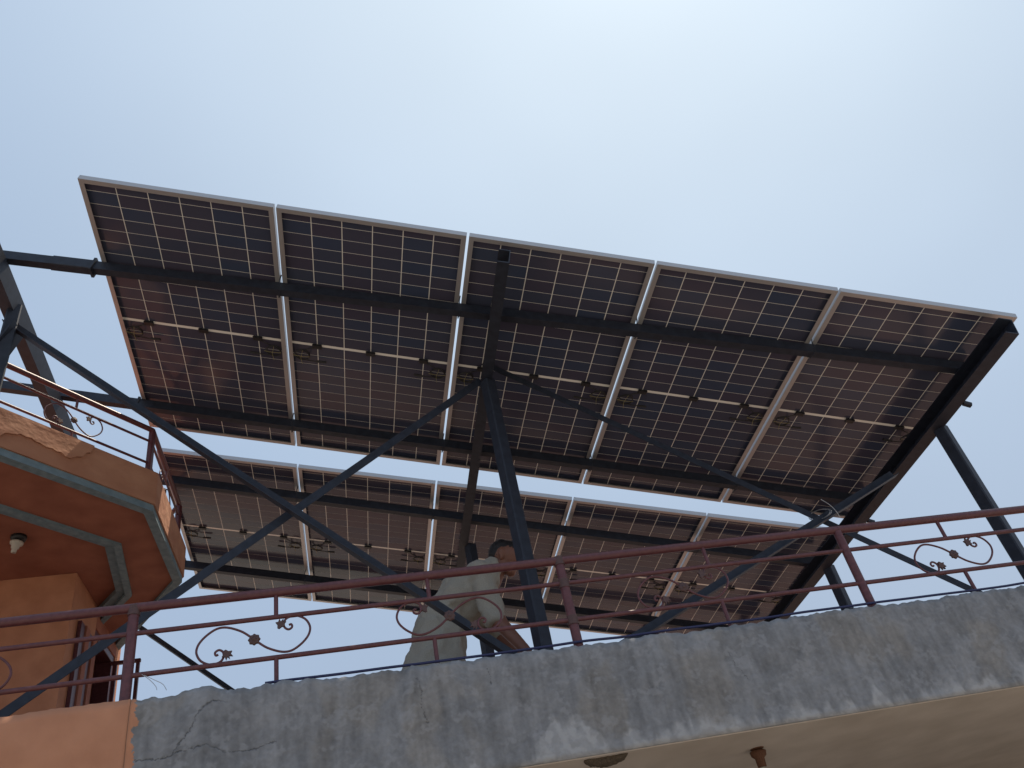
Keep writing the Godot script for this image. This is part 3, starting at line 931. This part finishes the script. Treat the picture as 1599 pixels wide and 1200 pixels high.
func build_person() -> void:
	var t := thing("person", Vector3(0.45, 2.6, -4.8), "person in loose khaki shirt and trousers bending forward behind the railing", "person")
	var V := func(x: float, y: float, z: float) -> Vector3: return Vector3(x, y, z)
	var zc := -4.8
	# body under the clothes: one continuous figure
	var head := Vector3(0.985, 3.985, -4.77)
	var face := Vector3(0.86, -0.40, 0.30).normalized()
	var crown := (Vector3.UP - face * face.y).normalized()
	var right := face.cross(crown)
	var body := [
		[Vector3(0.48, 3.55, zc), Vector3(0.64, 3.74, zc), 0.095, 0.09],
		[Vector3(0.64, 3.74, zc), Vector3(0.80, 3.84, zc), 0.09, 0.095],
		[Vector3(0.80, 3.86, zc + 0.14), Vector3(0.80, 3.86, zc - 0.14), 0.07, 0.07],
		[Vector3(0.85, 3.90, zc + 0.01), head - crown * 0.07 - face * 0.03, 0.058, 0.055],
	]
	for s in [1, -1]:
		var sh: Vector3 = V.call(0.79, 3.83, zc + 0.185 * s)
		var el: Vector3 = V.call(0.83, 3.52, zc + 0.20) if s == 1 else V.call(0.90, 3.52, zc - 0.12)
		var wr: Vector3 = V.call(0.955, 3.285, zc + 0.27) if s == 1 else V.call(0.98, 3.27, zc + 0.08)
		body.append([sh, el, 0.055, 0.044])
		body.append([el, wr, 0.046, 0.030])
		var hip: Vector3 = V.call(0.46, 3.53, zc + 0.095 * s)
		var kn: Vector3 = V.call(0.50, 3.08, zc + 0.12 * s)
		var an: Vector3 = V.call(0.40, 2.69, zc + 0.12 * s)
		body.append([hip, kn, 0.085, 0.058])
		body.append([kn, an, 0.058, 0.040])
		body.append([an, an + Vector3(-0.03, -0.05, 0), 0.04, 0.035])
		body.append([an + Vector3(-0.02, -0.05, 0), an + Vector3(0.17, -0.06, 0.02 * s), 0.036, 0.028])
	var b := put(t, "body", figure(body, 0.014, 0.035), M.skin)
	# head with its own finer grid
	var hd := []
	hd.append([head + crown * 0.03 - face * 0.025, head + crown * 0.03 + face * 0.015, 0.083, 0.078])
	hd.append([head - crown * 0.02 + face * 0.03, head - crown * 0.075 + face * 0.052, 0.058, 0.034])
	hd.append([head - crown * 0.075 + face * 0.050 + right * 0.018, head - crown * 0.05 - face * 0.01 + right * 0.045, 0.024, 0.026])
	hd.append([head - crown * 0.075 + face * 0.050 - right * 0.018, head - crown * 0.05 - face * 0.01 - right * 0.045, 0.024, 0.026])
	hd.append([head + crown * 0.018 + face * 0.088, head - crown * 0.018 + face * 0.108, 0.008, 0.013])
	hd.append([head - crown * 0.048 + face * 0.090 + right * 0.016, head - crown * 0.048 + face * 0.090 - right * 0.016, 0.009, 0.009])
	hd.append([head + crown * 0.03 + face * 0.084 + right * 0.035, head + crown * 0.03 + face * 0.084 - right * 0.035, 0.012, 0.012])
	hd.append([head - crown * 0.06 - face * 0.03, head - crown * 0.16 - face * 0.05, 0.052, 0.056])
	for s in [1.0, -1.0]:
		hd.append([head + right * 0.080 * s + crown * 0.022 - face * 0.012, head + right * 0.078 * s - crown * 0.022 - face * 0.004, 0.014, 0.010])
		hd.append([head + right * 0.088 * s + crown * 0.024 - face * 0.022, head + right * 0.088 * s - face * 0.020, 0.008, 0.006])
	var hm := put(b, "head", figure(hd, 0.006, 0.016), M.skin)
	var eye := SphereMesh.new()
	eye.radius = 0.012
	eye.height = 0.024
	for s in [1.0, -1.0]:
		put(hm, "eye", eye, M.ivory, Transform3D(Basis.IDENTITY, head + face * 0.080 + crown * 0.012 + right * 0.031 * s)).name = "eye" if s > 0 else "eye_001"
	var hr := []
	hr.append([head + crown * 0.045 - face * 0.035, head + crown * 0.050 + face * 0.018, 0.083, 0.070])
	hr.append([head + crown * 0.01 - face * 0.045, head - crown * 0.03 - face * 0.045, 0.070, 0.056])
	hr.append([head + crown * 0.075 + face * 0.02, head + crown * 0.070 + face * 0.060, 0.045, 0.028])
	put(hm, "hair", figure(hr, 0.007, 0.02, noise(45.0, 2, 93), 0.006), M.hair)
	# hands closing on the foot of the post: palm, four fingers and a thumb
	for s in [1, -1]:
		var wr: Vector3 = V.call(0.955, 3.285, zc + 0.27) if s == 1 else V.call(0.98, 3.27, zc + 0.08)
		var fw := Vector3(0.25, -0.93, 0.28 if s == 1 else 0.45).normalized()
		var sd: Vector3 = fw.cross(Vector3(0.9, 0.2, 0.3)).normalized() * s
		var pn: Vector3 = fw.cross(sd) * s
		var hb := [[wr, wr + fw * 0.045, 0.028, 0.028]]
		for i in 4:
			var o := (i - 1.5) * 0.019
			var base: Vector3 = wr + fw * 0.085 + sd * o
			hb.append([wr + fw * 0.03 + sd * o * 0.7, base, 0.016, 0.0125])
			var ln: float = [0.030, 0.036, 0.034, 0.026][i]
			var k1: Vector3 = base + fw * ln + pn * 0.008
			var k2: Vector3 = k1 + (fw * 0.72 + pn * 0.7).normalized() * ln * 0.75
			var k3: Vector3 = k2 + (fw * 0.25 + pn).normalized() * ln * 0.6
			hb.append([base, k1, 0.0098, 0.0092])
			hb.append([k1, k2, 0.0092, 0.0086])
			hb.append([k2, k3, 0.0086, 0.0078])
		var th: Vector3 = wr + fw * 0.03 - sd * 0.026
		hb.append([th, th + fw * 0.035 - sd * 0.022 + pn * 0.012, 0.014, 0.0115])
		hb.append([th + fw * 0.035 - sd * 0.022 + pn * 0.012, th + fw * 0.062 - sd * 0.020 + pn * 0.026, 0.011, 0.009])
		put(b, "hand", figure(hb, 0.004, 0.006), M.skin)
	# shirt: torso, short loose sleeves, long tail hanging over the thighs
	var sh := [
		[Vector3(0.515, 3.615, zc), Vector3(0.685, 3.785, zc), 0.145, 0.142],
		[Vector3(0.685, 3.785, zc), Vector3(0.80, 3.865, zc), 0.142, 0.122],
		[Vector3(0.79, 3.860, zc + 0.13), Vector3(0.79, 3.860, zc - 0.13), 0.088, 0.088],
		[Vector3(0.65, 3.745, zc + 0.08), Vector3(0.65, 3.745, zc - 0.08), 0.105, 0.105],
		[Vector3(0.84, 3.90, zc), Vector3(0.905, 3.945, zc + 0.02), 0.085, 0.068],
		[Vector3(0.51, 3.58, zc + 0.08), Vector3(0.385, 3.12, zc + 0.12), 0.128, 0.200],
		[Vector3(0.51, 3.58, zc - 0.08), Vector3(0.385, 3.12, zc - 0.12), 0.128, 0.200],
		[Vector3(0.55, 3.55, zc), Vector3(0.50, 3.15, zc), 0.10, 0.15],
		[Vector3(0.785, 3.83, zc + 0.175), Vector3(0.812, 3.55, zc + 0.198), 0.080, 0.070],
		[Vector3(0.785, 3.83, zc - 0.175), Vector3(0.88, 3.57, zc - 0.13), 0.080, 0.070],
		[Vector3(0.70, 3.70, zc + 0.04), Vector3(0.74, 3.66, zc), 0.09, 0.08],
	]
	put(t, "shirt", figure(sh, 0.014, 0.04, noise(6.5, 4, 95), 0.028), M.cloth)
	var tr := []
	for s in [1, -1]:
		tr.append([Vector3(0.46, 3.52, zc + 0.09 * s), Vector3(0.49, 3.08, zc + 0.12 * s), 0.125, 0.115])
		tr.append([Vector3(0.49, 3.08, zc + 0.12 * s), Vector3(0.40, 2.72, zc + 0.12 * s), 0.11, 0.072])
	put(t, "trousers", figure(tr, 0.016, 0.03, noise(6.0, 3, 97), 0.02), M.trousers)
